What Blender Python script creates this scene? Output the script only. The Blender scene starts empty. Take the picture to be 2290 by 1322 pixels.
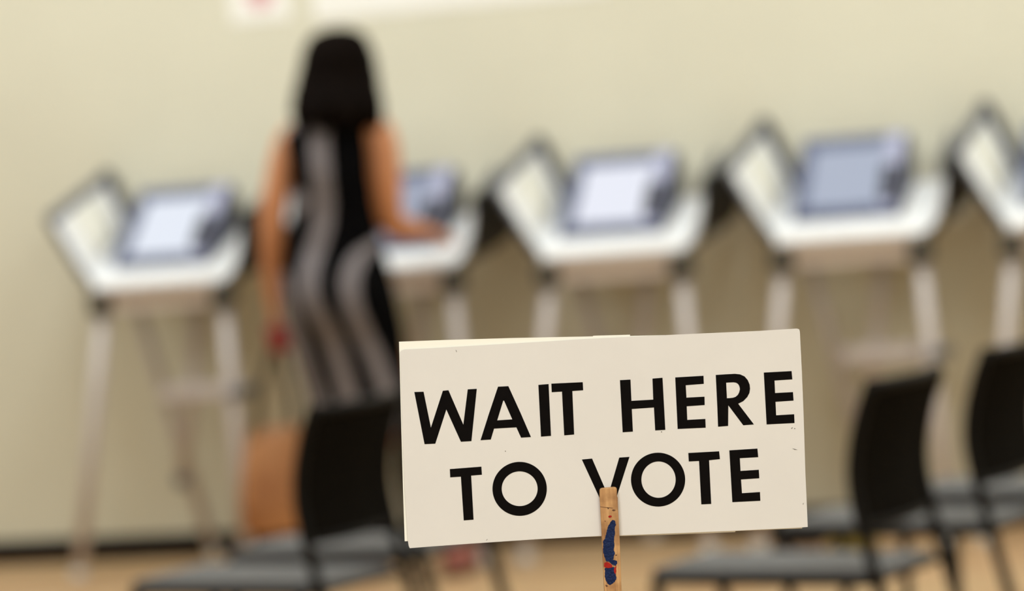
import bpy, bmesh, math, random
from mathutils import Vector, Matrix, noise
random.seed(7)
sc = bpy.context.scene
col = sc.collection
R = math.radians

# ------------------------------------------------------------------ camera
F = 7110.0; CX, CY = 1145.0, 661.0
CAM = Vector((0, 0, 1.22))
ROT = Matrix.Rotation(R(90 - 2.45), 3, 'X') @ Matrix.Rotation(R(-4.4), 3, 'Z')
SIGN_Y = 2.37
cd = bpy.data.cameras.new('camera')
cam = bpy.data.objects.new('camera', cd); col.objects.link(cam)
cam.matrix_world = Matrix.Translation(CAM) @ ROT.to_4x4()
cd.sensor_fit = 'HORIZONTAL'; cd.sensor_width = 36.0; cd.lens = 36.0 * F / 2290.0
cd.clip_start = 0.1; cd.clip_end = 100
cd.dof.use_dof = True; cd.dof.focus_distance = SIGN_Y; cd.dof.aperture_fstop = 4.25
sc.camera = cam
# ------------------------------------------------------------------ view + world + ceiling lamps
sc.view_settings.view_transform = 'Standard'; sc.view_settings.look = 'None'
sc.view_settings.gamma = 1; sc.view_settings.use_curve_mapping = False
sc.view_settings.exposure = 0.0
sc.cycles.use_denoising = True
w = bpy.data.worlds.new('room_air'); sc.world = w; w.use_nodes = True
w.node_tree.nodes['Background'].inputs[0].default_value = (.96, 1.0, 1.0, 1)
w.node_tree.nodes['Background'].inputs[1].default_value = 0.12
def area(x, y, z, sx, sy, power, colr=(.96, 1.0, .99), tgt=None):
    l = bpy.data.lights.new('ceiling_lamp', 'AREA'); l.shape = 'RECTANGLE'
    l.size = sx; l.size_y = sy; l.energy = power; l.color = colr
    o = bpy.data.objects.new('ceiling_lamp', l); col.objects.link(o); o.location = (x, y, z)
    if tgt: o.rotation_euler = (Vector(tgt) - Vector((x, y, z))).to_track_quat('-Z', 'Y').to_euler()
    return o
area(-3.2, 9.3, 3.28, 1.2, 0.6, 42)
area(-1.2, 8.8, 3.28, 1.2, 0.6, 42)
area(1.0, 8.2, 3.28, 1.2, 0.6, 42)
area(3.2, 7.7, 3.28, 1.2, 0.6, 42)
area(-2.0, 5.0, 3.28, 1.2, 0.6, 30)
area(2.0, 4.6, 3.28, 1.2, 0.6, 30)
area(-0.9, 0.1, 3.28, 1.2, 0.6, 82)
area(1.1, -0.8, 3.28, 1.2, 0.6, 82)

# ------------------------------------------------------------------ helpers
def ray(x, y): return ROT @ Vector(((x - CX) / F, -(y - CY) / F, -1.0))
def at_y(x, y, Y):
    d = ray(x, y); return CAM + d * ((Y - CAM.y) / d.y)
def at_z(x, y, z):
    d = ray(x, y); return CAM + d * ((z - CAM.z) / d.z)
def pix(P):
    q = ROT.transposed() @ (Vector(P) - CAM); return (CX + F * q.x / -q.z, CY - F * q.y / -q.z)
AW = R(17)
U = Vector((math.cos(AW), -math.sin(AW), 0)); V = Vector((math.sin(AW), math.cos(AW), 0))
P0 = Vector((-1.25, 10.02, 0)); WALL_V = 0.40
def on_v(x, y, v):
    d = ray(x, y); t = (v - (CAM - P0).dot(V)) / d.dot(V); return CAM + d * t
def uvw(u, v, z): return P0 + U * u + V * v + Vector((0, 0, z))

def srgb(r, g, b):
    f = lambda c: (c / 255 / 12.92) if c / 255 <= .04045 else ((c / 255 + .055) / 1.055) ** 2.4
    return (f(r), f(g), f(b), 1)
def mat(name, c, rough=.6, metal=0, var=.06, scale=20, emit=0, ecol=None, bump=0, bscale=200, spec=.5, c2=None):
    m = bpy.data.materials.new(name); m.use_nodes = True
    nt = m.node_tree; b = nt.nodes['Principled BSDF']
    b.inputs['Roughness'].default_value = rough; b.inputs['Metallic'].default_value = metal
    b.inputs['Specular IOR Level'].default_value = spec
    tc = nt.nodes.new('ShaderNodeTexCoord'); nz = nt.nodes.new('ShaderNodeTexNoise')
    nz.inputs['Scale'].default_value = scale; nz.inputs['Detail'].default_value = 4
    nt.links.new(tc.outputs['Object'], nz.inputs['Vector'])
    rp = nt.nodes.new('ShaderNodeValToRGB')
    lo = c2 if c2 else tuple(v * (1 - var) for v in c[:3]) + (1,)
    hi = c if c2 else tuple(min(1, v * (1 + var)) for v in c[:3]) + (1,)
    rp.color_ramp.elements[0].position = .3; rp.color_ramp.elements[1].position = .7
    rp.color_ramp.elements[0].color = lo; rp.color_ramp.elements[1].color = hi
    nt.links.new(nz.outputs['Fac'], rp.inputs['Fac']); nt.links.new(rp.outputs['Color'], b.inputs['Base Color'])
    if emit:
        b.inputs['Emission Color'].default_value = ecol or c; b.inputs['Emission Strength'].default_value = emit
    if bump:
        n2 = nt.nodes.new('ShaderNodeTexNoise'); n2.inputs['Scale'].default_value = bscale
        bp = nt.nodes.new('ShaderNodeBump'); bp.inputs['Strength'].default_value = bump; bp.inputs['Distance'].default_value = .002
        nt.links.new(tc.outputs['Object'], n2.inputs['Vector'])
        nt.links.new(n2.outputs['Fac'], bp.inputs['Height']); nt.links.new(bp.outputs['Normal'], b.inputs['Normal'])
    return m

def mesh_obj(name, verts, faces, material, parent=None, smooth=False, mats=None, midx=None):
    me = bpy.data.meshes.new(name); me.from_pydata([tuple(v) for v in verts], [], faces)
    for m in (mats or [material]): me.materials.append(m)
    if midx: me.polygons.foreach_set('material_index', midx)
    if smooth: me.polygons.foreach_set('use_smooth', [True] * len(me.polygons))
    me.update()
    o = bpy.data.objects.new(name, me); col.objects.link(o)
    if parent: o.parent = parent
    return o
def bm_obj(name, bm, material, parent=None, smooth=False):
    bmesh.ops.recalc_face_normals(bm, faces=bm.faces)
    me = bpy.data.meshes.new(name); bm.to_mesh(me); bm.free(); me.materials.append(material)
    if smooth: me.polygons.foreach_set('use_smooth', [True] * len(me.polygons))
    o = bpy.data.objects.new(name, me); col.objects.link(o)
    if parent: o.parent = parent
    return o
def tag(o, label=None, cat=None, group=None, kind=None):
    if label: o['label'] = label
    if cat: o['category'] = cat
    if group: o['group'] = group
    if kind: o['kind'] = kind
    return o
def thing(name, label, cat, loc=(0, 0, 0), rz=0, group=None):
    o = bpy.data.objects.new(name, None); col.objects.link(o); o.empty_display_size = .1
    o.location = loc; o.rotation_euler = (0, 0, rz); return tag(o, label, cat, group)
def copy_tree(o, parent=None):
    c = o.copy(); col.objects.link(c); c.parent = parent
    for ch in [x for x in bpy.data.objects if x.parent == o and x is not c]: copy_tree(ch, c)
    return c
def box(bm, lo, hi, bev=0.0, M=None):
    r = bmesh.ops.create_cube(bm, size=1.0); vs = r['verts']
    lo, hi = Vector(lo), Vector(hi)
    for v in vs: v.co = Vector([(lo[i] + hi[i]) / 2 + v.co[i] * (hi[i] - lo[i]) for i in range(3)])
    if bev:
        es = list({e for v in vs for e in v.link_edges})
        r = bmesh.ops.bevel(bm, geom=es, offset=bev, segments=3, affect='EDGES', profile=.5)
        vs = list({v for f in r['faces'] for v in f.verts} | {v for v in vs if v.is_valid})
    if M:
        for v in vs: v.co = M @ v.co
def frame_at(d):
    d = d.normalized(); a = Vector((0, 0, 1)) if abs(d.z) < .9 else Vector((0, 1, 0))
    x = d.cross(a).normalized(); return x, x.cross(d).normalized()
def smooth_path(pts, n=5):
    out = []; P = [Vector(p) for p in pts]
    for i in range(len(P) - 1):
        a = P[max(i - 1, 0)]; b = P[i]; c = P[i + 1]; d = P[min(i + 2, len(P) - 1)]
        for k in range(n):
            t = k / n
            out.append(.5 * ((2 * b) + (c - a) * t + (2 * a - 5 * b + 4 * c - d) * t * t + (-a + 3 * b - 3 * c + d) * t ** 3))
    out.append(P[-1]); return out
def interp(vals, n=5):
    out = []
    for i in range(len(vals) - 1):
        for k in range(n):
            t = k / n; t = t * t * (3 - 2 * t) if False else t
            out.append(vals[i] * (1 - t) + vals[i + 1] * t)
    out.append(vals[-1]); return out
def tube(bm, pts, rad, seg=12, sq=None, cap=True):
    """tube along pts; rad is a number or a list; sq = (rx, ry) factors in the cross frame"""
    pts = [Vector(p) for p in pts]; n = len(pts)
    if not isinstance(rad, (list, tuple)): rad = [rad] * n
    rings = []; px = None
    for i, p in enumerate(pts):
        d = pts[min(i + 1, n - 1)] - pts[max(i - 1, 0)]
        if px is None: x, y = frame_at(d)
        else:
            dn = d.normalized(); x = (px - dn * px.dot(dn)).normalized(); y = x.cross(dn).normalized()
        px = x; sx, sy = sq or (1, 1)
        rings.append([bm.verts.new(p + x * math.cos(a) * rad[i] * sx + y * math.sin(a) * rad[i] * sy)
                      for a in [2 * math.pi * k / seg for k in range(seg)]])
    for i in range(n - 1):
        for k in range(seg):
            bm.faces.new((rings[i][k], rings[i][(k + 1) % seg], rings[i + 1][(k + 1) % seg], rings[i + 1][k]))
    if cap:
        bm.faces.new(rings[0][::-1]); bm.faces.new(rings[-1])
def rtube(bm, pts, rads, seg=12, n=5, sq=None):
    """rounded-end smooth limb"""
    P = smooth_path(pts, n); rr = interp(rads, n)
    d0 = (P[1] - P[0]).normalized(); d1 = (P[-1] - P[-2]).normalized()
    pre = [(P[0] - d0 * rr[0] * s, rr[0] * q) for s, q in ((.95, .25), (.8, .6), (.45, .89))]
    post = [(P[-1] + d1 * rr[-1] * s, rr[-1] * q) for s, q in ((.45, .89), (.8, .6), (.95, .25))]
    tube(bm, [a for a, _ in pre] + P + [a for a, _ in post], [b for _, b in pre] + rr + [b for _, b in post], seg, sq)
def ball(bm, c, r, seg=16):
    rr = bmesh.ops.create_uvsphere(bm, u_segments=seg, v_segments=seg // 2 + 2, radius=1)
    r = Vector(r) if not isinstance(r, (int, float)) else Vector((r, r, r))
    for v in rr['verts']: v.co = Vector(c) + Vector((v.co.x * r.x, v.co.y * r.y, v.co.z * r.z))
def remesh(bm, voxel, smooth_it=3):
    """fuse overlapping volumes into one continuous skin"""
    me = bpy.data.meshes.new('t'); bmesh.ops.recalc_face_normals(bm, faces=bm.faces); bm.to_mesh(me); bm.free()
    o = bpy.data.objects.new('t', me); col.objects.link(o)
    m = o.modifiers.new('r', 'REMESH'); m.mode = 'VOXEL'; m.voxel_size = voxel
    if smooth_it:
        s = o.modifiers.new('s', 'SMOOTH'); s.iterations = smooth_it; s.factor = .5
    dg = bpy.context.evaluated_depsgraph_get(); dg.update()
    out = bpy.data.meshes.new_from_object(o.evaluated_get(dg))
    bpy.data.objects.remove(o); bpy.data.meshes.remove(me)
    return out
def mesh_link(name, me, material, parent, base):
    for v in me.vertices: v.co -= base
    me.materials.clear(); me.materials.append(material)
    me.polygons.foreach_set('use_smooth', [True] * len(me.polygons)); me.name = name
    o = bpy.data.objects.new(name, me); col.objects.link(o); o.parent = parent; return o
def plate(bm, poly, y0, y1):
    """polygon given as (x,z) world coordinates, extruded from y0 to y1"""
    a = [bm.verts.new((p[0], y0, p[1])) for p in poly]; b = [bm.verts.new((p[0], y1, p[1])) for p in poly]
    n = len(poly)
    bm.faces.new(a); bm.faces.new(b[::-1])
    for i in range(n): bm.faces.new((a[i], b[i], b[(i + 1) % n], a[(i + 1) % n]))

# ------------------------------------------------------------------ materials
M_wall = mat('cream_wall_paint', srgb(220, 218, 199), .85, var=.02, scale=3, bump=.1, bscale=120, spec=.2)
M_ceil = mat('ceiling_tile', srgb(225, 222, 212), .9, var=.04, scale=60)
M_base = mat('dark_vinyl_baseboard', srgb(30, 22, 20), .8, spec=.05)
M_white = mat('white_plastic', srgb(240, 243, 246), .45, var=.02)
M_lip = mat('pale_grey_plastic', srgb(214, 213, 207), .5, var=.02)
M_apron = mat('beige_grey_plastic', srgb(214, 205, 198), .6, var=.03)
M_leg = mat('white_painted_metal_leg', srgb(196, 188, 184), .4, var=.03)
M_grey = mat('grey_edge_trim', srgb(96, 99, 104), .5, var=.05)
M_trimd = mat('dark_grey_edge_trim', srgb(52, 54, 58), .5, var=.05)
M_black = mat('black_plastic_shell', srgb(30, 28, 26), .6, var=.1)
M_brk = mat('dark_grey_bracket', srgb(72, 70, 62), .6, var=.1)
M_sheet = mat('instruction_sheet_paper', srgb(236, 236, 226), .8, var=.02, scale=8)
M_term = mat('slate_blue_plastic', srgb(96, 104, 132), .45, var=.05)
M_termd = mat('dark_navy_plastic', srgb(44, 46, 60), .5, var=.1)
M_term2 = mat('pale_blue_plastic', srgb(168, 172, 200), .45, var=.05)
M_fabric = mat('black_mesh_fabric', srgb(20, 18, 15), .95, var=.35, scale=90, spec=.05)
M_frame = mat('black_chair_frame', srgb(18, 17, 16), .6, var=.1, spec=.15)
M_seat = mat('grey_seat_vinyl', srgb(92, 94, 97), .6, var=.05, scale=60)
M_skin = mat('tan_skin', srgb(200, 136, 92), .5, var=.06, scale=14)
M_hair = mat('dark_hair', srgb(20, 13, 9), .8, spec=.03, scale=40, bump=.4, bscale=90, c2=srgb(9, 7, 6))
M_dressb = mat('black_dress_knit', srgb(6, 6, 7), .95, var=.2, scale=80, spec=.05)
M_dressg = mat('grey_dress_knit', srgb(124, 119, 122), .9, var=.05, scale=80, spec=.15)
M_shoe = mat('pink_shoe', srgb(168, 104, 94), .6, var=.06)
M_sole = mat('brown_shoe_sole', srgb(96, 62, 50), .7)
M_bag = mat('tan_leather', srgb(186, 134, 88), .6, scale=9, c2=srgb(150, 98, 58))
M_strap = mat('olive_strap', srgb(84, 74, 46), .7, var=.1)
M_red = mat('red_leather', srgb(140, 26, 26), .4)
M_yel = mat('yellow_plastic', srgb(132, 114, 40), .6)
M_bagk = mat('black_nylon', srgb(28, 26, 26), .8)
M_paper = mat('white_paper', srgb(246, 246, 240), .8, var=.01, scale=5)
M_pink = mat('pale_red_print', srgb(226, 180, 184), .8)
M_bluep = mat('pale_blue_print', srgb(205, 212, 226), .8)
M_card = mat('cream_card_stock', srgb(229, 226, 221), .75, var=.018, scale=14, bump=.06, bscale=40, spec=.25)
M_card2 = mat('ivory_card_stock_lit', srgb(254, 252, 240), .7, var=.015, scale=14, spec=.25)  # whiter stock, with the extra light on its upturned top put into the colour
M_ink = mat('black_printing_ink', srgb(13, 10, 9), .7, var=.15, scale=120, spec=.06)
M_scuff = mat('grey_scuff', srgb(110, 105, 98), .8)
M_blue = mat('blue_paint', srgb(17, 36, 78), .5, spec=.2, var=.25, scale=500, bump=.5, bscale=700)
M_redp = mat('red_paint', srgb(165, 24, 18), .35, var=.2, scale=500)
M_tab = mat('brown_dirt', srgb(92, 58, 36), .8)
def display(name, s, c=(.83, .89, 1.0)):
    m = mat(name, (.05, .05, .06, 1), .3, emit=s, ecol=(*c, 1)); return m
M_d = [display('lit_display_a', .85), display('lit_display_b', .42, (.66, .75, 1)), display('lit_display_c', .85, (.86, .89, 1)),
       display('lit_display_d', .50, (.68, .78, 1)), display('lit_display_e', .45, (.74, .80, 1))]
# floor: pale varnished wood with orange-brown tone variation
M_floor = bpy.data.materials.new('varnished_wood_floor'); M_floor.use_nodes = True
nt = M_floor.node_tree; b = nt.nodes['Principled BSDF']; b.inputs['Roughness'].default_value = .38
tc = nt.nodes.new('ShaderNodeTexCoord'); br = nt.nodes.new('ShaderNodeTexBrick')
br.inputs['Color1'].default_value = srgb(212, 182, 140); br.inputs['Color2'].default_value = srgb(200, 157, 112)
br.inputs['Mortar'].default_value = srgb(170, 128, 90); br.inputs['Scale'].default_value = 1.0
br.inputs['Mortar Size'].default_value = .002; br.inputs['Brick Width'].default_value = 1.2; br.inputs['Row Height'].default_value = .09
nz = nt.nodes.new('ShaderNodeTexNoise'); nz.inputs['Scale'].default_value = 6; nz.inputs['Detail'].default_value = 5
mp = nt.nodes.new('ShaderNodeMapping'); mp.inputs['Scale'].default_value = (.25, 6, 1)
mx = nt.nodes.new('ShaderNodeMix'); mx.data_type = 'RGBA'; mx.blend_type = 'MULTIPLY'; mx.inputs[0].default_value = .25
nt.links.new(tc.outputs['Object'], br.inputs['Vector']); nt.links.new(tc.outputs['Object'], mp.inputs['Vector'])
nt.links.new(mp.outputs['Vector'], nz.inputs['Vector']); nt.links.new(br.outputs['Color'], mx.inputs[6])
nt.links.new(nz.outputs['Color'], mx.inputs[7]); nt.links.new(mx.outputs[2], b.inputs['Base Color'])
# stake wood: grain along Z
M_wood = bpy.data.materials.new('worn_pine'); M_wood.use_nodes = True
nt = M_wood.node_tree; b = nt.nodes['Principled BSDF']; b.inputs['Roughness'].default_value = .6
tc = nt.nodes.new('ShaderNodeTexCoord'); mp = nt.nodes.new('ShaderNodeMapping'); mp.inputs['Scale'].default_value = (700, 700, 14)
nz = nt.nodes.new('ShaderNodeTexNoise'); nz.inputs['Scale'].default_value = 1; nz.inputs['Detail'].default_value = 6
rp = nt.nodes.new('ShaderNodeValToRGB'); rp.color_ramp.elements[0].position = .3; rp.color_ramp.elements[1].position = .7
rp.color_ramp.elements[0].color = srgb(176, 128, 80); rp.color_ramp.elements[1].color = srgb(212, 166, 112)
n2 = nt.nodes.new('ShaderNodeTexNoise'); n2.inputs['Scale'].default_value = 60; n2.inputs['Detail'].default_value = 5
r2 = nt.nodes.new('ShaderNodeValToRGB'); r2.color_ramp.elements[0].position = .42; r2.color_ramp.elements[1].position = .6
r2.color_ramp.elements[0].color = srgb(150, 120, 95); r2.color_ramp.elements[1].color = (1, 1, 1, 1)
mx = nt.nodes.new('ShaderNodeMix'); mx.data_type = 'RGBA'; mx.blend_type = 'MULTIPLY'; mx.inputs[0].default_value = .55
nt.links.new(tc.outputs['Object'], mp.inputs['Vector']); nt.links.new(mp.outputs['Vector'], nz.inputs['Vector'])
nt.links.new(nz.outputs['Fac'], rp.inputs['Fac']); nt.links.new(tc.outputs['Object'], n2.inputs['Vector'])
nt.links.new(n2.outputs['Fac'], r2.inputs['Fac']); nt.links.new(rp.outputs['Color'], mx.inputs[6])
nt.links.new(r2.outputs['Color'], mx.inputs[7]); nt.links.new(mx.outputs[2], b.inputs['Base Color'])

# ------------------------------------------------------------------ the room
def slab(name, P, m):   # P: eight corners bottom loop then top loop
    return tag(mesh_obj(name, P, [(0, 3, 2, 1), (4, 5, 6, 7), (0, 1, 5, 4), (1, 2, 6, 5), (2, 3, 7, 6), (3, 0, 4, 7)], m), kind='structure')
CH = 3.3
def block(name, u0, u1, v0, v1, z0, z1, m):
    return slab(name, [uvw(u0, v0, z0), uvw(u1, v0, z0), uvw(u1, v1, z0), uvw(u0, v1, z0),
                       uvw(u0, v0, z1), uvw(u1, v0, z1), uvw(u1, v1, z1), uvw(u0, v1, z1)], m)
UL, UR, VN = -4.2, 6.6, -13.0
block('floor', UL - .1, UR + .1, VN, WALL_V + .1, -.1, 0, M_floor)
block('ceiling', UL - .1, UR + .1, VN, WALL_V + .1, CH, CH + .1, M_ceil)
block('wall_back', UL, UR, WALL_V, WALL_V + .1, 0, CH, M_wall)
block('wall_left', UL - .1, UL, VN, WALL_V + .1, 0, CH, M_wall)
block('wall_right', UR, UR + .1, VN, WALL_V + .1, 0, CH, M_wall)
block('baseboard_back', UL, UR, WALL_V - .01, WALL_V, 0, .077, M_base)

# papers on the wall
def wall_paper(name, label, cat, x0, y0, wd, ht):
    p = on_v(x0, y0, WALL_V - .003) - P0
    t = thing(name, label, cat, uvw(p.dot(U), WALL_V - .0032, p.z), -AW)
    bm = bmesh.new(); box(bm, (0, 0, 0), (wd, .003, ht)); bm_obj('sheet', bm, M_paper, t); return t
t = wall_paper('wall_notice', 'white notice with a pale red print, left of the wider banner', 'notice', 517, 54, .206, .28)
bm = bmesh.new()
r = bmesh.ops.create_circle(bm, cap_ends=True, radius=.045, segments=32)
for v in bm.verts: v.co = Vector((.108 + v.co.x * 1.1, -.0006, .085 + v.co.y))
bm_obj('round_print', bm, M_pink, t)
t = wall_paper('wall_banner', 'wide white paper banner on the wall above the woman', 'banner', 703, 46, .98, .40)
bm = bmesh.new(); box(bm, (.06, -.0008, .10), (.92, 0.0, .13)); box(bm, (.06, -.0008, .17), (.80, 0.0, .26)); bm_obj('print', bm, M_bluep, t)

# ------------------------------------------------------------------ voting booths
def patch(front, back, n=8, vf=0, vb=.370):
    """grid between a front and a back profile of (u,z) points"""
    a = smooth_path([Vector((p[0], p[2] if len(p) > 2 else vf, p[1])) for p in front], 5)
    c = smooth_path([Vector((p[0], p[2] if len(p) > 2 else vb, p[1])) for p in back], 5)
    return [[a[i].lerp(c[i], j / n) for j in range(n + 1)] for i in range(len(a))]
def sheet(name, g, th, material, parent, flip=False):
    """solid sheet: grid g thickened along its normal"""
    ni, nj = len(g), len(g[0]); nrm = [[None] * nj for _ in range(ni)]
    for i in range(ni):
        for j in range(nj):
            a = g[min(i + 1, ni - 1)][j] - g[max(i - 1, 0)][j]; c = g[i][min(j + 1, nj - 1)] - g[i][max(j - 1, 0)]
            nrm[i][j] = a.cross(c).normalized() * (-1 if flip else 1)
    vs = [g[i][j] for i in range(ni) for j in range(nj)] + [g[i][j] + nrm[i][j] * th for i in range(ni) for j in range(nj)]
    N = ni * nj; f = []
    I = lambda i, j: i * nj + j
    for i in range(ni - 1):
        for j in range(nj - 1):
            q = (I(i, j), I(i + 1, j), I(i + 1, j + 1), I(i, j + 1)); f.append(q); f.append(tuple(N + k for k in q[::-1]))
    border = [I(i, 0) for i in range(ni)] + [I(ni - 1, j) for j in range(1, nj)] + [I(i, nj - 1) for i in range(ni - 2, -1, -1)] + [I(0, j) for j in range(nj - 2, 0, -1)]
    for k in range(len(border)):
        a, c = border[k], border[(k + 1) % len(border)]; f.append((a, c, N + c, N + a))
    bm = bmesh.new(); V_ = [bm.verts.new(v) for v in vs]
    for q in f: bm.faces.new([V_[k] for k in q])
    return bm_obj(name, bm, material, parent, True)
BW = .43
def slope_z(v): return .93 + .335 * v
def make_booth():
    t = thing('voting_booth', '', 'voting booth', (0, 0, 0), -AW, 'folding voting booths along the back wall')
    # sloping base with a rolled front lip
    prof = [(-.012, .900), (-.018, .915), (-.010, .932), (.02, .940)] + [(v, slope_z(v) + .006) for v in (.1, .2, .3, .37)] + \
           [(.37, slope_z(.37) - .018), (.2, slope_z(.2) - .018), (.02, .900)]
    bm = bmesh.new(); L = [bm.verts.new((0.0, p[0], p[1])) for p in prof]; Rr = [bm.verts.new((BW, p[0], p[1])) for p in prof]
    bm.faces.new(L); bm.faces.new(Rr[::-1])
    for i in range(len(prof)):
        j = (i + 1) % len(prof); bm.faces.new((L[i], L[j], Rr[j], Rr[i]))
    bm_obj('base_panel', bm, M_white, t)
    bm = bmesh.new(); box(bm, (.045, .012, .835), (BW - .045, .03, .902), .004); bm_obj('apron', bm, M_apron, t)
    # wings
    lf = [(.005, .915), (-.02, .94), (-.08, 1.04), (-.136, 1.142)]
    lb = [(.005, 1.06), (-.012, 1.09), (-.055, 1.18), (-.095, 1.266)]
    g = patch(lf, lb)
    sheet('left_wing', g, .006, M_white, t)
    g2 = [[p + Vector((-.010, 0, -.006)) for p in row] for row in g]
    sh = sheet('wing_shell', g2, .006, M_black, t); sh['label'] = 'black outer shell of the wing'
    bm = bmesh.new(); top = [p for p in g[-1]]
    tube(bm, top, .019, 8); rtube(bm, [r_[0] for r_ in g][2:], [.009] * (len(g) - 2), 8, 1)
    bm_obj('edge_trim', bm, M_grey, t, True)
    bm = bmesh.new(); rtube(bm, [r_[-1] for r_ in g][2:], [.025] * (len(g) - 2), 8, 1); bm_obj('edge_trim', bm, M_trimd, t, True)
    # instruction sheet on the left wing
    a, b2, c, d = g[6][2], g[6][6], g[13][6], g[13][2]
    nn = (b2 - a).cross(d - a).normalized() * -.004
    if nn.x < 0: nn = -nn
    gg = [[(a.lerp(b2, j / 3)).lerp(d.lerp(c, j / 3), i / 3) + nn for j in range(4)] for i in range(4)]
    sheet('instruction_sheet', gg, .001, M_sheet, t)
    of = [(BW + .0, .900), (BW + .055, .94), (BW + .078, 1.03), (BW + .080, 1.12)]
    ob = [(BW + .030, .955), (BW + .085, 1.00), (BW + .112, 1.08), (BW + .116, 1.165)]
    sh = sheet('wing_shell', patch(of, ob), .010, M_black, t, True); sh['label'] = 'black outer shell of the wing'
    rf = [(BW - .005, .915), (BW + .03, .935), (BW + .062, 1.0), (BW + .074, 1.075)]
    rb = [(BW - .005, 1.06), (BW + .010, 1.09), (BW + .035, 1.15), (BW + .045, 1.19)]
    g = patch(rf, rb)
    sheet('right_wing', g, .006, M_white, t, True)
    bm = bmesh.new(); tube(bm, [r_[-1] for r_ in g][6:] + g[-1][::-1], .011, 8); bm_obj('edge_trim', bm, M_grey, t, True)
    # leg brackets and legs
    def leg(top, foot, r=.021, nm='leg', m=M_leg):
        bm = bmesh.new(); tube(bm, [Vector(top), Vector(top).lerp(Vector(foot), .5), Vector(foot) + Vector((0, 0, .012))], r, 12); lo = bm_obj(nm, bm, m, t, True)
        bm = bmesh.new(); f = Vector(foot); tube(bm, [f, f + Vector((0, 0, .012)), f + Vector((0, 0, .03))], [r * 1.25, r * 1.3, r * 1.05], 12)
        bm_obj('rubber_foot', bm, M_lip, lo, True); return lo
    leg((.010, .03, .85), (-.108, -.06, 0)); leg((BW - .010, .03, .85), (BW + .035, -.06, 0))
    leg((.05, .16, .93), (.19, .34, 0), .018); 
    bk = bmesh.new(); box(bk, (-.026, -.012, .828), (.038, .06, .905), .01); bm_obj('leg_bracket', bk, M_brk, t)
    bk = bmesh.new(); box(bk, (BW - .04, -.012, .828), (BW + .026, .06, .905), .01); bm_obj('leg_bracket', bk, M_brk, t)
    # short crossbar and the folded brace hanging from it
    bm = bmesh.new(); box(bm, (.15, .10, .535), (BW + .005, .125, .585), .006); bm_obj('crossbar', bm, M_leg, t)
    bm = bmesh.new(); box(bm, (BW + .0, -.03, .545), (BW + .05, .13, .575), .006); bm_obj('crossbar_clamp', bm, M_grey, t)
    bm = bmesh.new(); tube(bm, [(.305, .12, .94), (.245, .14, .57), (.175, .16, .285)], .021, 10); s = bm_obj('folding_brace', bm, M_leg, t, True)
    bm = bmesh.new(); tube(bm, [(.177, .16, .295), (.170, .162, .262), (.168, .163, .256)], [.024, .022, .012], 10); bm_obj('brace_cap', bm, M_grey, s, True)
    return t
def make_terminal():
    t = thing('voting_machine', '', 'voting machine', (0, 0, 0), -AW, 'touch screen voting machines in the booths')
    u0, u1 = .035, .345; v0, v1 = .085, .365
    z00, z01 = slope_z(v0) + .008, slope_z(v1) + .008
    zt0, zt1 = z00 + .022, 1.205
    bm = bmesh.new()
    P = [(v0, z00), (v0 - .004, zt0 - .006), (v0 + .004, zt0), (v1 - .012, zt1), (v1 + .004, zt1 - .008), (v1, z01)]
    def wedge(bm, ua, ub):
        L = [bm.verts.new((ua, *p)) for p in P]; Q = [bm.verts.new((ub, *p)) for p in P]
        bm.faces.new(L); bm.faces.new(Q[::-1])
        for i in range(6):
            j = (i + 1) % 6; bm.faces.new((L[i], L[j], Q[j], Q[i]))
    wedge(bm, u0, u1); bm_obj('housing', bm, M_term, t)
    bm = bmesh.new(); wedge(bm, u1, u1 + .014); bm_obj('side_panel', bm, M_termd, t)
    ex = Vector((1, 0, 0)); ey = Vector((0, v1 - v0 - .016, zt1 - zt0)); ln = ey.length; ey.normalize(); ez = ex.cross(ey)
    o0 = Vector((u0, v0 + .004, zt0))
    M = Matrix(((ex.x, ey.x, ez.x, o0.x), (ex.y, ey.y, ez.y, o0.y), (ex.z, ey.z, ez.z, o0.z), (0, 0, 0, 1)))
    bm = bmesh.new(); W_ = u1 - u0
    for lo, hi in (((0.0, 0, 0), (.040, ln, .010)), ((.040, 0, 0), (W_ - .052, .018, .008)), ((.040, ln - .052, 0), (W_ - .052, ln, .008))):
        box(bm, lo, hi, .002, M)
    bm_obj('bezel', bm, M_term, t)
    bm = bmesh.new(); box(bm, (W_ - .052, 0, 0), (W_, ln, .010), .002, M); bm_obj('control_strip', bm, M_term2, t)
    bm = bmesh.new(); box(bm, (.038, .016, 0), (W_ - .050, ln - .050, .004), 0, M); bm_obj('display', bm, M_d[0], t)
    bm = bmesh.new(); box(bm, (W_ - .050, .03, .008), (W_ - .004, .17, .034), .004, M); bm_obj('dark_block', bm, M_termd, t)  # dark raised block on the control strip
    return t
booth0, term0 = make_booth(), make_terminal()
corners = [(213, 652), (715, 610), (1213, 575), (1738, 555), (2254, 529)]
BL = ['leftmost white voting booth of the row, legs fully in view', 'white voting booth the woman in the striped dress reaches into',
      'white voting booth just right of the woman, standing behind the sign', 'white voting booth above the right top corner of the sign',
      'white voting booth cut off by the right edge of the photo']
TL = ['voting machine with bright display in the leftmost booth', 'voting machine with bluish display by the woman\'s right hand',
      'voting machine with bright display in the booth just right of the woman', 'voting machine with pale blue display in the booth above the sign\'s right corner',
      'voting machine half cut off at the right edge of the photo']
booths = []
for i, (x, y) in enumerate(corners):
    bo = booth0 if i == 0 else copy_tree(booth0); te = term0 if i == 0 else copy_tree(term0)
    booths.append((bo, te))
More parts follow.
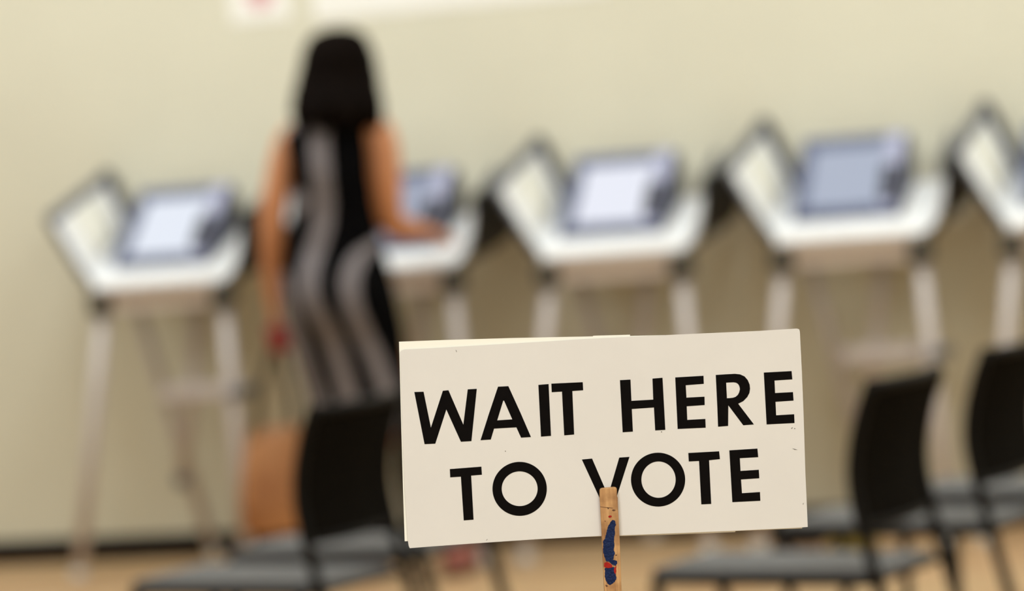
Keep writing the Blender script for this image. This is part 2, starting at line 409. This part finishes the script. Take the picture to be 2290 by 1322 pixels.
for i, (x, y) in enumerate(corners):
    p = on_v(x, y, 0) - P0; u = p.dot(U)
    bo, te = booths[i]
    for o, l in ((bo, BL[i]), (te, TL[i])):
        o.location = uvw(u, 0, 0); o['label'] = l
    for ch in te.children:
        if ch.name.startswith('display') and i:
            ch.data = ch.data.copy(); ch.data.materials[0] = M_d[i]

# ------------------------------------------------------------------ chairs
CWID = .29; SEAT = .455
def make_chair():
    t = thing('mesh_back_chair', '', 'chair', (0, 0, 0), 0, None)
    # local axes: x forward, y to the chair's left; the seat runs x 0..0.46, y -w..0
    w0 = CWID
    bm = bmesh.new(); box(bm, (-.005, -w0 + .045, SEAT - .018), (.455, -.006, SEAT), .007); bm_obj('seat', bm, M_seat, t, False)
    bm = bmesh.new(); box(bm, (0, -w0 + .04, SEAT - .027), (.45, -.004, SEAT - .018), .003); bm_obj('seat_rim', bm, M_frame, t)
    prof = [(-.09, 0.006), (-.045, .25), (.000, .44), (.020, .53), (.030, .60), (.024, .66), (.006, .72), (-.014, TOPZ - .012)]
    for y in (0.0, -w0):
        bm = bmesh.new(); rtube(bm, [(p[0], y, p[1] + .006) for p in prof], [.0115] * len(prof), 10, 4); bm_obj('rear_leg', bm, M_frame, t, True)
        bm = bmesh.new(); rtube(bm, [(.44, y + (.04 if y else 0), .43), (.445, y + (.03 if y else 0), .2), (.47, y, .012)], [.0115] * 3, 10, 4); bm_obj('front_leg', bm, M_frame, t, True)
        bm = bmesh.new(); tube(bm, [(.0, y, SEAT - .024), (.45, y + (.04 if y else 0), SEAT - .024)], .006, 8); bm_obj('side_rail', bm, M_frame, t, True)
    bp = [p for p in smooth_path([Vector((p[0], 0, p[1])) for p in prof], 5) if p.z > .528] + [Vector((-.017, 0, TOPZ))]
    g = [[Vector((p.x + .018 * math.sin(math.pi * j / 8) * -1, -w0 * j / 8, p.z)) for j in range(9)] for p in bp]
    sheet('backrest', g, .012, M_fabric, t)
    bm = bmesh.new(); tube(bm, [g[-1][j] + Vector((0.004, 0, 0)) for j in range(9)], .011, 8); bm_obj('back_rail', bm, M_frame, t, True)
    bm = bmesh.new(); tube(bm, [g[0][j] + Vector((0.004, 0, 0)) for j in range(9)], .008, 8); bm_obj('back_rail', bm, M_frame, t, True)
    return t
TOPZ = .778
ch0 = make_chair()
spots = [(712, 1303, 32, 'black mesh back chair with grey seat in front of the woman'),
         (936, 1226, 27, 'black mesh back chair mostly hidden behind the left half of the sign'),
         (1957, 1275, 32, 'black mesh back chair just right of the sign, its grey seat reaching left under it'),
         (2212, 1166, 32, 'black mesh back chair at the right edge, taller in view than its neighbour'),
         (2455, 1095, 32, 'grey seat of a chair whose back is outside the right edge')]
chairs = [ch0] + [copy_tree(ch0) for _ in spots[1:]]
for o, (x, y, a, l) in zip(chairs, spots):
    p = at_z(x, y, SEAT); o.location = (p.x, p.y, 0); o.rotation_euler = (0, 0, R(180 - a)); o['label'] = l
    o['group'] = 'black mesh back chairs with grey seats'

# ------------------------------------------------------------------ the woman
WY = 9.34
def W(x, y, dy=0): return at_y(x, y, WY + dy)
foot = at_z(1035, 1278, 0); foot_l = at_z(812, 1292, 0)
base = Vector((-.45, WY + .05, 0))
woman = thing('person', 'woman with long dark hair in a black dress with wavy grey stripes', 'person', base)
S = WY and F / WY
def m_(px): return px / S
def ring_loft(bm, rings, seg=40, pw=2.3):
    """rings: (centre, half width, half depth)"""
    rr = []
    for c, a, d in rings:
        L = []
        for k in range(seg):
            th = 2 * math.pi * k / seg; cs, sn = math.cos(th), math.sin(th)
            L.append(bm.verts.new((c.x + a * math.copysign(abs(cs) ** (2 / pw), cs), c.y + d * math.copysign(abs(sn) ** (2 / pw), sn), c.z)))
        rr.append(L)
    for i in range(len(rr) - 1):
        for k in range(seg): bm.faces.new((rr[i][k], rr[i][(k + 1) % seg], rr[i + 1][(k + 1) % seg], rr[i + 1][k]))
    bm.faces.new(rr[0][::-1]); bm.faces.new(rr[-1]); return rr
# dress outline: y, left, right, half depth
DR = [(250, 685, 796, .035), (260, 662, 812, .055), (278, 645, 820, .075), (302, 634, 822, .090), (345, 642, 827, .108), (390, 650, 831, .114), (430, 654, 835, .108),
      (480, 650, 841, .102), (540, 638, 853, .108), (600, 629, 868, .122), (650, 629, 884, .130), (700, 638, 895, .130),
      (750, 649, 905, .122), (800, 660, 911, .115), (860, 681, 921, .112), (920, 692, 936, .112), (970, 700, 946, .112)]
bm = bmesh.new()
ring_loft(bm, [(W((l + r_) / 2, y), m_((r_ - l) / 2) * (.90 if y < 300 else .95), d * .9) for y, l, r_, d in DR[1:-3]])
# neck and head, facing away from the camera and a little to the right
rtube(bm, [W(742, 285), W(748, 235, .01), W(754, 190, .03)], [.062, .052, .05], 16)
hc = W(756, 150, .035)
ball(bm, hc, (.072, .093, .100), 24); ball(bm, hc + Vector((.005, .035, -.045)), (.054, .062, .066), 20)
fwd = Vector((.25, .97, 0)).normalized(); sd = Vector((.97, -.25, 0))
def face(f, s, z): return hc + fwd * f + sd * s + Vector((0, 0, z))
rtube(bm, [face(.09, 0, .0), face(.112, 0, -.028), face(.1, 0, -.038)], [.008, .012, .011], 10, 3)
rtube(bm, [face(.088, -.022, -.068), face(.096, 0, -.068), face(.088, .022, -.068)], [.006, .009, .006], 10, 3)
rtube(bm, [face(.078, -.022, -.10), face(.086, 0, -.102), face(.078, .022, -.10)], [.014, .018, .014], 10, 3)
for s in (-1, 1):
    ball(bm, face(.083, s * .030, .004), .013, 12); rtube(bm, [face(.083, s * .045, .022), face(.09, s * .015, .024)], [.006, .007], 8, 3)
    ball(bm, face(.0, s * .073, -.012), (.010, .017, .028), 12)
def fingers(bm, wrist, d, up, spread, L=1.0, curl=.35, flip=1):
    """palm + four unequal fingers + thumb; d = along the hand, up = back-of-hand normal"""
    d = d.normalized(); up = (up - d * up.dot(d)).normalized(); s = d.cross(up).normalized() * flip
    rtube(bm, [wrist - d * .02, wrist + d * .015], [.024, .024], 12, 3)
    for k in (-1.2, -.4, .4, 1.2):
        rtube(bm, [wrist + s * k * .012, wrist + d * .082 * L + s * k * .0175], [.017, .0125], 10, 3)
    for k, ln in ((-1.2, .062), (-.4, .078), (.4, .083), (1.2, .072)):
        a = wrist + d * .085 * L + s * k * .0185
        q = a + d * ln * .45 * L * math.cos(curl * .6) - up * ln * .45 * math.sin(curl * .6) + s * k * spread * .4
        e = q + d * ln * .32 * L * math.cos(curl * 1.6) - up * ln * .32 * math.sin(curl * 1.6) + s * k * spread * .3
        f = e + d * ln * .26 * L * math.cos(curl * 2.5) - up * ln * .26 * math.sin(curl * 2.5)
        rtube(bm, [a, q, e, f], [.0095, .009, .0083, .007], 10, 3)
    a = wrist + d * .022 + s * .024; q = a + d * .035 + s * .022 - up * .008; e = q + d * .030 + s * .006 - up * .006
    rtube(bm, [a, q, e], [.0125, .011, .0085], 10, 3)
# right arm: hangs to the elbow, forearm reaches forward-right onto the booth
rtube(bm, [W(800, 296, .03), W(834, 292, .02), W(853, 330, .01), W(860, 400, .0), W(866, 466, .015), W(882, 504, .05), W(920, 513, .13), W(950, 518, .19)],
      [.046, .054, .053, .050, .045, .040, .033, .024], 18)
wr = W(950, 518, .19)
hd = (at_y(1022, 534, WY + .38) - wr)
fingers(bm, wr, hd, Vector((0, -.25, 1)), .012, .95, .25, -1)
# left arm: hangs down and holds the bag straps
rtube(bm, [W(685, 306, .04), W(656, 308, .03), W(636, 350, .02), W(624, 405, .01), W(612, 470, -.0), W(609, 530, .0), W(610, 600, .02), W(613, 665, .03)],
      [.042, .042, .042, .041, .040, .038, .033, .024], 18)
wl = W(613, 665, .03)
fingers(bm, wl, W(617, 745, .04) - wl, Vector((-1, -.15, 0)), .004, .95, .95, 1)
# legs
hipr = W(835, 745, .02); hipl = W(735, 745, .0)
ank_r = foot + Vector((-.02, -.05, .085)); kr = hipr.lerp(ank_r, .5) + Vector((-.02, .03, .02))
ank_l = foot_l + Vector((0, -.05, .085)); kl = hipl.lerp(ank_l, .5) + Vector((0, .03, .02))
for h, k, a, ft in ((hipr, kr, ank_r, foot), (hipl, kl, ank_l, foot_l)):
    rtube(bm, [h + Vector((0, 0, .06)), h.lerp(k, .5), k, k.lerp(a, .35) + Vector((0, -.012, 0)), k.lerp(a, .75), a], [.085, .072, .052, .052, .036, .031], 18)
    rtube(bm, [a + Vector((0, -.01, -.03)), a + Vector((.02, .06, -.045)), a + Vector((.04, .14, -.062))], [.033, .032, .022], 12)
mesh_link('body', remesh(bm, .0045, 4), M_skin, woman, base)
# the dress with its stripes
def cinterp(c, y):
    if y <= c[0][0] or y >= c[-1][0]: return None
    for (a, xa), (b_, xb) in zip(c, c[1:]):
        if a <= y <= b_:
            t = (y - a) / (b_ - a); t = t * t * (3 - 2 * t) if False else t; return xa + (xb - xa) * t
stripes = [([(240, 714), (350, 714), (410, 720), (460, 724), (510, 720), (545, 709), (580, 697), (615, 689), (655, 689), (690, 703), (720, 722), (750, 739), (800, 755), (850, 770), (900, 783), (975, 793)], 22),
           ([(532, 862), (545, 840), (560, 815), (585, 795), (624, 781), (660, 783), (690, 790), (736, 808), (798, 838), (860, 862), (898, 876), (975, 888)], 21),
           ([(610, 628), (643, 632), (700, 648), (749, 664), (800, 678), (836, 690), (892, 712), (975, 722)], 16),
           ([(425, 650), (440, 668), (462, 668), (478, 650)], 18),
           ([(245, 806), (262, 802), (285, 818)], 16), ([(245, 676), (262, 664), (300, 636)], 12),
           ([(895, 0), (897, 700), (898, 760), (899, 800)], 0)]
dy_rows = []
for (a, b_) in zip(DR, DR[1:]):
    n = max(2, int((b_[0] - a[0]) / 2))
    for k in range(n):
        t = k / n; dy_rows.append(tuple(a[i] * (1 - t) + b_[i] * t for i in range(4)))
dy_rows.append(DR[-1])
SEG = 440; vs, fs, mi = [], [], []
for y, l, r_, d in dy_rows:
    c = W((l + r_) / 2, y); a = m_((r_ - l) / 2)
    for k in range(SEG):
        th = 2 * math.pi * k / SEG; cs, sn = math.cos(th), math.sin(th); pw = 2.2
        fold = 1 + .012 * math.sin(th * 7 + y * .02) * max(0, (y - 700) / 250)
        dd = d
        if sn < 0 and 560 < y < 760: dd = d * (1 + .22 * math.sin((y - 560) / 200 * math.pi))      # seat of the dress
        vs.append((c.x + a * fold * math.copysign(abs(cs) ** (2 / pw), cs), c.y + dd * fold * math.copysign(abs(sn) ** (2 / pw), sn), c.z))
for i in range(len(dy_rows) - 1):
    for k in range(SEG):
        q = (i * SEG + k, i * SEG + (k + 1) % SEG, (i + 1) * SEG + (k + 1) % SEG, (i + 1) * SEG + k)
        x, y = pix(sum((Vector(vs[j]) for j in q), Vector()) / 4)
        g = 0
        for c_, hw in stripes:
            cx = cinterp(c_, y)
            if cx is not None and abs(x - cx) < hw: g = 1
        fs.append(q); mi.append(g)
top_c = len(vs); vs.append(tuple(W((DR[0][1] + DR[0][2]) / 2, DR[0][0] - 2)))
for k in range(SEG): fs.append((top_c, (k + 1) % SEG, k)); mi.append(0)
mesh_obj('dress', [Vector(v) - base for v in vs], fs, None, woman, True, [M_dressb, M_dressg], mi)
# hair: long wavy mass with locks
HR = [(62, 752, 18, .03), (68, 752, 44, .06), (80, 753, 64, .085), (102, 754, 77, .105), (130, 755, 85, .115), (160, 755, 90, .118), (195, 754, 96, .112), (225, 754, 101, .105), (252, 755, 103, .098), (270, 756, 98, .085), (282, 758, 80, .06)]
vs, fs = [], []; SEG = 120; rows = []
for (a, b_) in zip(HR, HR[1:]):
    for k in range(5):
        t = k / 5; rows.append(tuple(a[i] * (1 - t) + b_[i] * t for i in range(4)))
rows.append(HR[-1])
for y, cx, hw, d in rows:
    c = W(cx, y, .02 - .065 * min(1, max(0, (y - 170) / 80)))
    for k in range(SEG):
        th = 2 * math.pi * k / SEG
        wv = 1 + (.035 * math.sin(th * 13 + y * .05) + .025 * math.sin(th * 22 - y * .09)) * min(1, max(0, (y - 80) / 120))
        yy = 0.0
        if y > 235: yy = -.02 * math.sin(th * 9 + 1)
        # open at the face side
        dep = d * (1 if math.sin(th) < 0 else .55)
        vs.append(Vector((c.x + m_(hw) * .97 * wv * math.cos(th), c.y + dep * wv * math.sin(th), c.z + yy)) - base)
for i in range(len(rows) - 1):
    for k in range(SEG):
        fs.append((i * SEG + k, i * SEG + (k + 1) % SEG, (i + 1) * SEG + (k + 1) % SEG, (i + 1) * SEG + k))
fs.append(tuple(range(SEG))[::-1]); fs.append(tuple(range((len(rows) - 1) * SEG, len(rows) * SEG)))
mesh_obj('hair', vs, fs, M_hair, woman, True)
# shoes
for a, ft in ((ank_r, foot), (ank_l, foot_l)):
    bm = bmesh.new(); z = lambda p, h: Vector((p.x, p.y, h))
    rtube(bm, [z(a + Vector((0, -.035, 0)), .045), z(a + Vector((.01, .04, 0)), .045), z(a + Vector((.03, .12, 0)), .036), z(a + Vector((.045, .175, 0)), .028)], [.040, .042, .040, .026], 16)
    tube(bm, [a + Vector((0, -.01, -.045)), a + Vector((0, -.008, .0))], [.042, .038], 16)
    sh = mesh_link('shoe', remesh(bm, .005, 2), M_shoe, woman, base)
    bm = bmesh.new()
    pts = [(-.035, -.07), (.0, -.085), (.035, -.07), (.042, .0), (.065, .09), (.075, .17), (.05, .205), (.02, .19), (-.005, .11), (-.035, .02)]
    aa = [bm.verts.new(Vector((a.x + x, a.y + y, 0.0)) - base) for x, y in pts]; bb = [bm.verts.new(Vector((a.x + x, a.y + y, .016)) - base) for x, y in pts]
    bm.faces.new(aa[::-1]); bm.faces.new(bb)
    for i in range(len(pts)): bm.faces.new((aa[i], aa[(i + 1) % len(pts)], bb[(i + 1) % len(pts)], bb[i]))
    so = bm_obj('sole', bm, M_sole, sh)

# handbag hanging from her left hand
bb_ = W(612, 1190, .04)
bag = thing('handbag', 'tan leather bag hanging from the woman\'s left hand by long straps', 'bag', bb_)
bm = bmesh.new()
ring_loft(bm, [(W(612, 1192, .04), m_(52), .045), (W(612, 1180, .04), m_(70), .055), (W(610, 1110, .04), m_(73), .058), (W(612, 1040, .04), m_(70), .05),
               (W(614, 975, .04), m_(64), .034), (W(614, 955, .04), m_(60), .022)], 32, 3)
for v in bm.verts: v.co -= bb_
bm_obj('bag_body', bm, M_bag, bag, True)
for x0, dy in ((572, -.02), (656, .03)):
    bm = bmesh.new(); tube(bm, [p - bb_ for p in smooth_path([W(x0, 985, .04 + dy), W(x0 + (614 - x0) * .15, 900, .04 + dy), W(x0 + (614 - x0) * .55, 820, .04 + dy), W(617, 748, .035)], 5)], .012, 8, (1, 1))
    bm_obj('strap', bm, M_strap, bag, True)
bm = bmesh.new(); box(bm, (-.03, -.008, -.04), (.03, .008, .04), .006)
wal = bm_obj('wallet', bm, M_red, None); wal.location = W(622, 757, -.005); wal.rotation_euler = (0, R(-12), 0)
tag(wal, 'small dark red wallet held in the woman\'s left hand above the bag', 'wallet')

# things on the floor under the booths
p = at_z(1785, 1226, 0)
t = thing('floor_bag', 'low black bag on the floor under the booths right of the sign', 'bag', p, -AW)
bm = bmesh.new(); box(bm, (-.09, -.0, 0), (.075, .14, .06), .018); bm_obj('bag_body', bm, M_bagk, t)
bm = bmesh.new(); rtube(bm, [(-.04, .07, .058), (-.025, .07, .085), (.02, .07, .085), (.035, .07, .058)], [.006] * 4, 8, 4); bm_obj('handle', bm, M_bagk, t, True)
p = at_z(1900, 1238, 0)
t = thing('yellow_tray', 'small yellow plastic tray on the floor right of the black bag', 'tray', p, -AW)
bm = bmesh.new(); box(bm, (-.06, 0, 0), (.07, .12, .012), .003)
for lo, hi in (((-.06, 0, .01), (.07, .01, .04)), ((-.06, .11, .01), (.07, .12, .04)), ((-.06, 0, .01), (-.05, .12, .04)), ((.06, 0, .01), (.07, .12, .04))): box(bm, lo, hi, .002)
bm_obj('tray_body', bm, M_yel, t)

# ------------------------------------------------------------------ the sign in the foreground
SC = {}
sign_base = at_y(1371, 1322, SIGN_Y); dirn = (at_y(1371, 1322, SIGN_Y) - at_y(1360.5, 1090, SIGN_Y)); k = sign_base.z / -dirn.z
fl = sign_base + dirn * k
SB = Vector((fl.x, SIGN_Y, 0))
sign = thing('placard_sign', 'cream WAIT HERE TO VOTE card sign held by a paint-marked wooden stake, in sharp focus', 'sign', SB)
def s2(pts): return [((p := at_y(x, y, SIGN_Y)).x - SB.x, p.z) for x, y in pts]
front = [(895.0, 787), (898, 784), (904, 781.5), (960, 779), (1150, 768), (1330, 757), (1500, 749), (1700, 740), (1782, 734.8), (1787, 736.5), (1788.6, 742),
         (1793, 830), (1797, 930), (1801, 1060), (1806.3, 1178.5), (1780, 1180.5), (1645, 1187), (1500, 1193), (1390, 1197.5), (1345, 1198.5), (1200, 1206), (1050, 1216),
         (960, 1222.5), (916.5, 1226), (914, 1221), (912, 1208), (905, 1090), (899, 920)]
back = [(892.2, 764.5), (1000, 760.5), (1150, 756.2), (1326, 752.6), (1326.5, 751.2), (1409, 748.9), (1409, 751.5), (1500, 749.5), (1600, 770), (1780, 900), (1794, 1182.3), (1644.6, 1188), (1644.6, 1190.3), (1500, 1196), (1400, 1199.2),
        (1100, 1205), (945, 1208.8), (905, 1211), (901, 1090), (896.5, 930)]
T = .0006
bm = bmesh.new(); plate(bm, s2(front), -T, 0); fc = bm_obj('front_card', bm, M_card, sign)
bm = bmesh.new(); plate(bm, s2(back), .0006, .0012); bc = bm_obj('back_card', bm, M_card2, sign); bc['label'] = 'ivory card with painted-in light, showing along the top and left edges'
# lettering
Lt = {
 'W': [(926.6, 876.8), (947.3, 876.1), (963.7, 956.3), (990.4, 873.9), (1003, 872.8), (1036.2, 949.7), (1046, 870.7), (1066.3, 869.6), (1054.3, 986.6), (1030.7, 987.9), (998.2, 915.9), (973.5, 992.3), (949.5, 993.4)],
 'I': [(1203.9, 860.8), (1226.8, 858.9), (1232.3, 974.8), (1209.8, 976.6)],
 'T': [(1232.9, 858), (1303.2, 854.7), (1304.1, 872.8), (1279.9, 874.6), (1284, 971.8), (1261.7, 973.8), (1256.7, 875.9), (1233.8, 877.2)],
 'H': [(1386.3, 850.2), (1409.9, 848.9), (1412, 896.5), (1460.7, 893.7), (1459, 846.7), (1481.5, 844.8), (1487.8, 961.4), (1465.1, 962.7), (1462.3, 911.4), (1412.9, 914.8), (1415.3, 965.3), (1392.4, 966.8)],
 'E': [(1509.9, 844.1), (1573.2, 840.4), (1573.8, 858.5), (1533.4, 861.6), (1535, 889.3), (1575.4, 887.1), (1575.8, 905.9), (1535.6, 908.7), (1536.9, 939.1), (1577.3, 936.9), (1578, 956.6), (1515.3, 959.4)],
 'E2': [(1707.9, 833.2), (1770.1, 829.9), (1771.7, 848.5), (1731.9, 851.1), (1733.2, 879), (1773.2, 876.9), (1774.5, 895.9), (1734.1, 898.7), (1735.6, 928.8), (1775.8, 926.4), (1776.7, 946.1), (1714.2, 949.3)],
 'T2': [(1005.9, 1049.1), (1076.6, 1043.6), (1077.7, 1061.7), (1053.7, 1063.7), (1059.1, 1162.2), (1037.1, 1163.9), (1030.7, 1066.1), (1006.9, 1067.6)],
 'V': [(1301.1, 1027.7), (1324, 1025.5), (1359.8, 1108.6), (1384.8, 1023.3), (1407.7, 1021.8), (1369, 1142), (1354.4, 1143)],
 'T3': [(1539.1, 1013.1), (1608.1, 1009.3), (1609.9, 1026.8), (1585.6, 1029.4), (1590.4, 1127), (1568.2, 1128.1), (1563.1, 1031), (1540.2, 1032.1)],
 'E3': [(1630.8, 1007.2), (1693.7, 1003.2), (1695.5, 1022.4), (1654.4, 1024.8), (1655.9, 1053.2), (1696.8, 1050.6), (1697.9, 1069.6), (1657, 1072.4), (1659.2, 1103), (1699.4, 1100.4), (1700.3, 1120), (1637.6, 1123.1)]}
IY0, IY1 = -T - .00012, -T + .00002
def strip(bm, outer, inner, closed=True):
    """ring between two matching polylines"""
    a, c = s2(outer), s2(inner); n = len(a)
    va = [[bm.verts.new((p[0], y, p[1])) for p in q] for q in (a, c) for y in (IY0, IY1)]
    oa, ob, ia, ib = va
    for i in range(n if closed else n - 1):
        j = (i + 1) % n
        bm.faces.new((oa[i], oa[j], ia[j], ia[i])); bm.faces.new((ob[i], ib[i], ib[j], ob[j]))
        bm.faces.new((oa[i], ob[i], ob[j], oa[j])); bm.faces.new((ia[i], ia[j], ib[j], ib[i]))
    if not closed:
        bm.faces.new((oa[0], ia[0], ib[0], ob[0])); bm.faces.new((oa[-1], ob[-1], ib[-1], ia[-1]))
words = {'WAIT': ['W', 'I', 'T'], 'HERE': ['H', 'E', 'E2'], 'TO': ['T2'], 'VOTE': ['V', 'T3', 'E3']}
for wd, ls in words.items():
    bm = bmesh.new()
    for l in ls: plate(bm, s2(Lt[l]), IY0, IY1)
    if wd == 'WAIT':   # the A is a closed ring round its counter with two feet
        strip(bm, [(1113.7, 864.8), (1136.9, 863.7), (1165.5 - .0, 926.5), (1154.8, 955.8), (1105, 958.6), (1091, 932.5)],
                  [(1125.4, 896), (1127.2, 896), (1145.6, 937.9), (1145.6, 937.9), (1112, 940.1), (1112, 940.1)])
        plate(bm, s2([(1091.3, 932), (1105, 958.6), (1097.6, 983.1), (1074.6, 984.5)]), IY0, IY1)
        plate(bm, s2([(1165.2, 926), (1187.5, 977.5), (1165.2, 978.8), (1154.8, 955.8)]), IY0, IY1)
    if wd == 'HERE':   # the R
        out = [(1600.5, 838.6), (1622, 837.2), (1643.5, 836), (1655, 837.3), (1665, 841.8), (1672, 850), (1676.3, 860), (1677.3, 869.2), (1675.8, 879), (1671, 888), (1662, 897.3), (1650.5, 903), (1628.6, 906.8), (1603.8, 907.5), (1602.5, 880)]
        inn = [(1623.8, 855.9), (1630, 855.5), (1640.2, 855), (1646, 856), (1650, 858.5), (1653, 863), (1654.3, 868), (1654.4, 871.4), (1653, 877), (1650, 883), (1645, 887.5), (1639.1, 889.5), (1632, 890.3), (1625.6, 890.6), (1624.6, 872)]
        strip(bm, out, inn)
        plate(bm, s2([(1603.8, 907), (1628.6, 906.6), (1628.2, 952.6), (1605.7, 954.4)]), IY0, IY1)
        plate(bm, s2([(1628.6, 906.6), (1650.5, 902.6), (1686, 949.3), (1662, 951.1)]), IY0, IY1)
    if wd in ('TO', 'VOTE'):
        ox, oy, ro, ry, ix, iy, ri, rj = (1162.1, 1093.3, 60.8, 60.4, 1162.1, 1093, 40.1, 38.8) if wd == 'TO' else (1471.6, 1072.7, 60.6, 60.3, 1472.6, 1072.7, 38.3, 40.6)
        an = [2 * math.pi * k / 72 for k in range(72)]
        strip(bm, [(ox + ro * math.cos(a), oy + ry * math.sin(a)) for a in an], [(ix + ri * math.cos(a), iy + rj * math.sin(a)) for a in an])
    o = bm_obj('lettering', bm, M_ink, fc); o['label'] = 'printed black word ' + wd
bm = bmesh.new()
for pl in ([(1771, 1003), (1778, 1004.2), (1783.5, 1006), (1777, 1006)], [(1795, 1127.5), (1796.5, 1124.5), (1797, 1124.8), (1796, 1129)], [(1019, 782), (1020.5, 783.5), (1022, 787.5), (1020.5, 787)],
           [(1129.3, 1008), (1131, 1008), (1131, 1010.3), (1129.3, 1010.3)], [(1087, 1208.5), (1090, 1205.5), (1090.5, 1206), (1088, 1209)], [(1478, 965), (1480.5, 965), (1480.5, 967), (1478, 967)],
           [(1769, 958), (1772, 955.5), (1772.8, 956.2), (1770, 959.5)], [(1776, 957.5), (1778.5, 958), (1778, 959.6), (1776, 959.2)]):
    plate(bm, s2(pl), IY0, IY1)
bm_obj('scuff_mark', bm, M_scuff, fc)
# the stake: slotted, its front prong in front of the cards
SF = -.0042
bm = bmesh.new()
e = dirn.normalized(); sx = Vector((1, 0, 0))
topL, topR = at_y(1340.4, 1094, SIGN_Y), at_y(1378.6, 1091.6, SIGN_Y); wd_ = (topR - topL).x
stk = [(1340.4, 1096), (1341.6, 1092.3), (1345, 1090.6), (1372, 1088.3), (1377.6, 1089.2), (1379, 1093), (1379.2, 1108), (1381.0, 1112), (1381.4, 1130), (1383.5, 1170), (1385.5, 1207), (1389.6, 1322)]
stl = [(1351.2, 1322), (1345.8, 1207), (1343.2, 1160), (1341.6, 1130), (1340.6, 1112)]
q0 = s2([(1389.6, 1322)])[0]; q1 = s2([(1351.2, 1322)])[0]
dz = q0[1]; sl = dirn.x / dirn.z
bR = (q0[0] - dz * sl, 0.0); bLf = (q1[0] - q1[1] * sl, 0.0)
poly = s2(stk) + [bR, bLf] + s2(stl)
plate(bm, poly, SF - .0008, -T - .0003)
pb = s2([(1342.5, 1150), (1382, 1148), (1389.6, 1322)]) + [bR, bLf] + s2([(1351.2, 1322), (1345.8, 1207)])
plate(bm, pb, .0016, .0058)
pm = s2([(1346.2, 1214), (1385.8, 1212), (1389.6, 1322)]) + [bR, bLf] + s2([(1351.2, 1322)])
plate(bm, pm, -T - .0003, .0016)
for v in list(bm.verts): pass
stake = bm_obj('wooden_stake', bm, M_wood, sign)
bv = stake.modifiers.new('b', 'BEVEL'); bv.width = .0006; bv.segments = 2
def zp(x, y): return (1280 + x / 3.65, 960 + y / 3.652)
def marks(name, polys, m, off, label=None):
    bm = bmesh.new(); f = SF - .0008
    for pl in polys:
        pts = [zp(*p) for p in pl]
        # ragged edge
        out = []
        for i, p in enumerate(pts):
            nx = pts[(i + 1) % len(pts)]; out.append(p)
            n = max(1, int(math.dist(p, nx) / 2.2))
            for k in range(1, n):
                t_ = k / n; out.append((p[0] + (nx[0] - p[0]) * t_ + random.uniform(-.7, .7), p[1] + (nx[1] - p[1]) * t_ + random.uniform(-.3, .3)))
        plate(bm, s2(out), f - off, f + .00005)
    o = bm_obj(name, bm, m, stake)
    if label: o['label'] = label
marks('paint_mark', [[(325, 735), (345, 740), (355, 775), (345, 800), (345, 850), (338, 900), (342, 940), (335, 980), (345, 1010), (330, 1060), (362, 1068), (365, 1090), (350, 1110), (325, 1100), (300, 1075), (275, 1072), (262, 1040), (250, 1000), (248, 910), (265, 890), (275, 850), (285, 800), (305, 760)],
                     [(262, 1130), (300, 1118), (340, 1120), (352, 1160), (357, 1210), (345, 1240), (305, 1267), (285, 1255), (275, 1235), (262, 1200), (264, 1160)]], M_blue, .00015, 'dark blue paint streak')
marks('paint_mark', [[(258, 1085), (280, 1076), (305, 1090), (322, 1105), (325, 1120), (290, 1128), (258, 1118)], [(338, 1130), (356, 1108), (357, 1150), (348, 1180), (338, 1152)],
                     [(292, 704), (303, 698), (318, 700), (319, 710), (305, 717), (293, 714)]], M_redp, .0003, 'small red paint dabs')
marks('dirt_mark', [[(283, 634), (292, 634), (296, 644), (288, 648)], [(322, 652), (335, 650), (352, 655), (340, 664), (325, 662)], [(261, 740), (268, 742), (270, 750), (264, 750)], [(348, 1018), (362, 1018), (362, 1026), (350, 1029)],
                    [(266, 1262), (282, 1268), (290, 1276), (272, 1280)], [(226, 626), (265, 631), (330, 637), (330, 640), (265, 635), (226, 630)]], M_tab, .00012, 'brown dirt specks')
bm = bmesh.new(); tube(bm, [Vector((0, 0, 0)), Vector((0, 0, .02)), Vector((0, 0, .05)), Vector((0, 0, .06))], [.14, .14, .03, .02], 40)
bm_obj('stake_base', bm, M_black, sign)
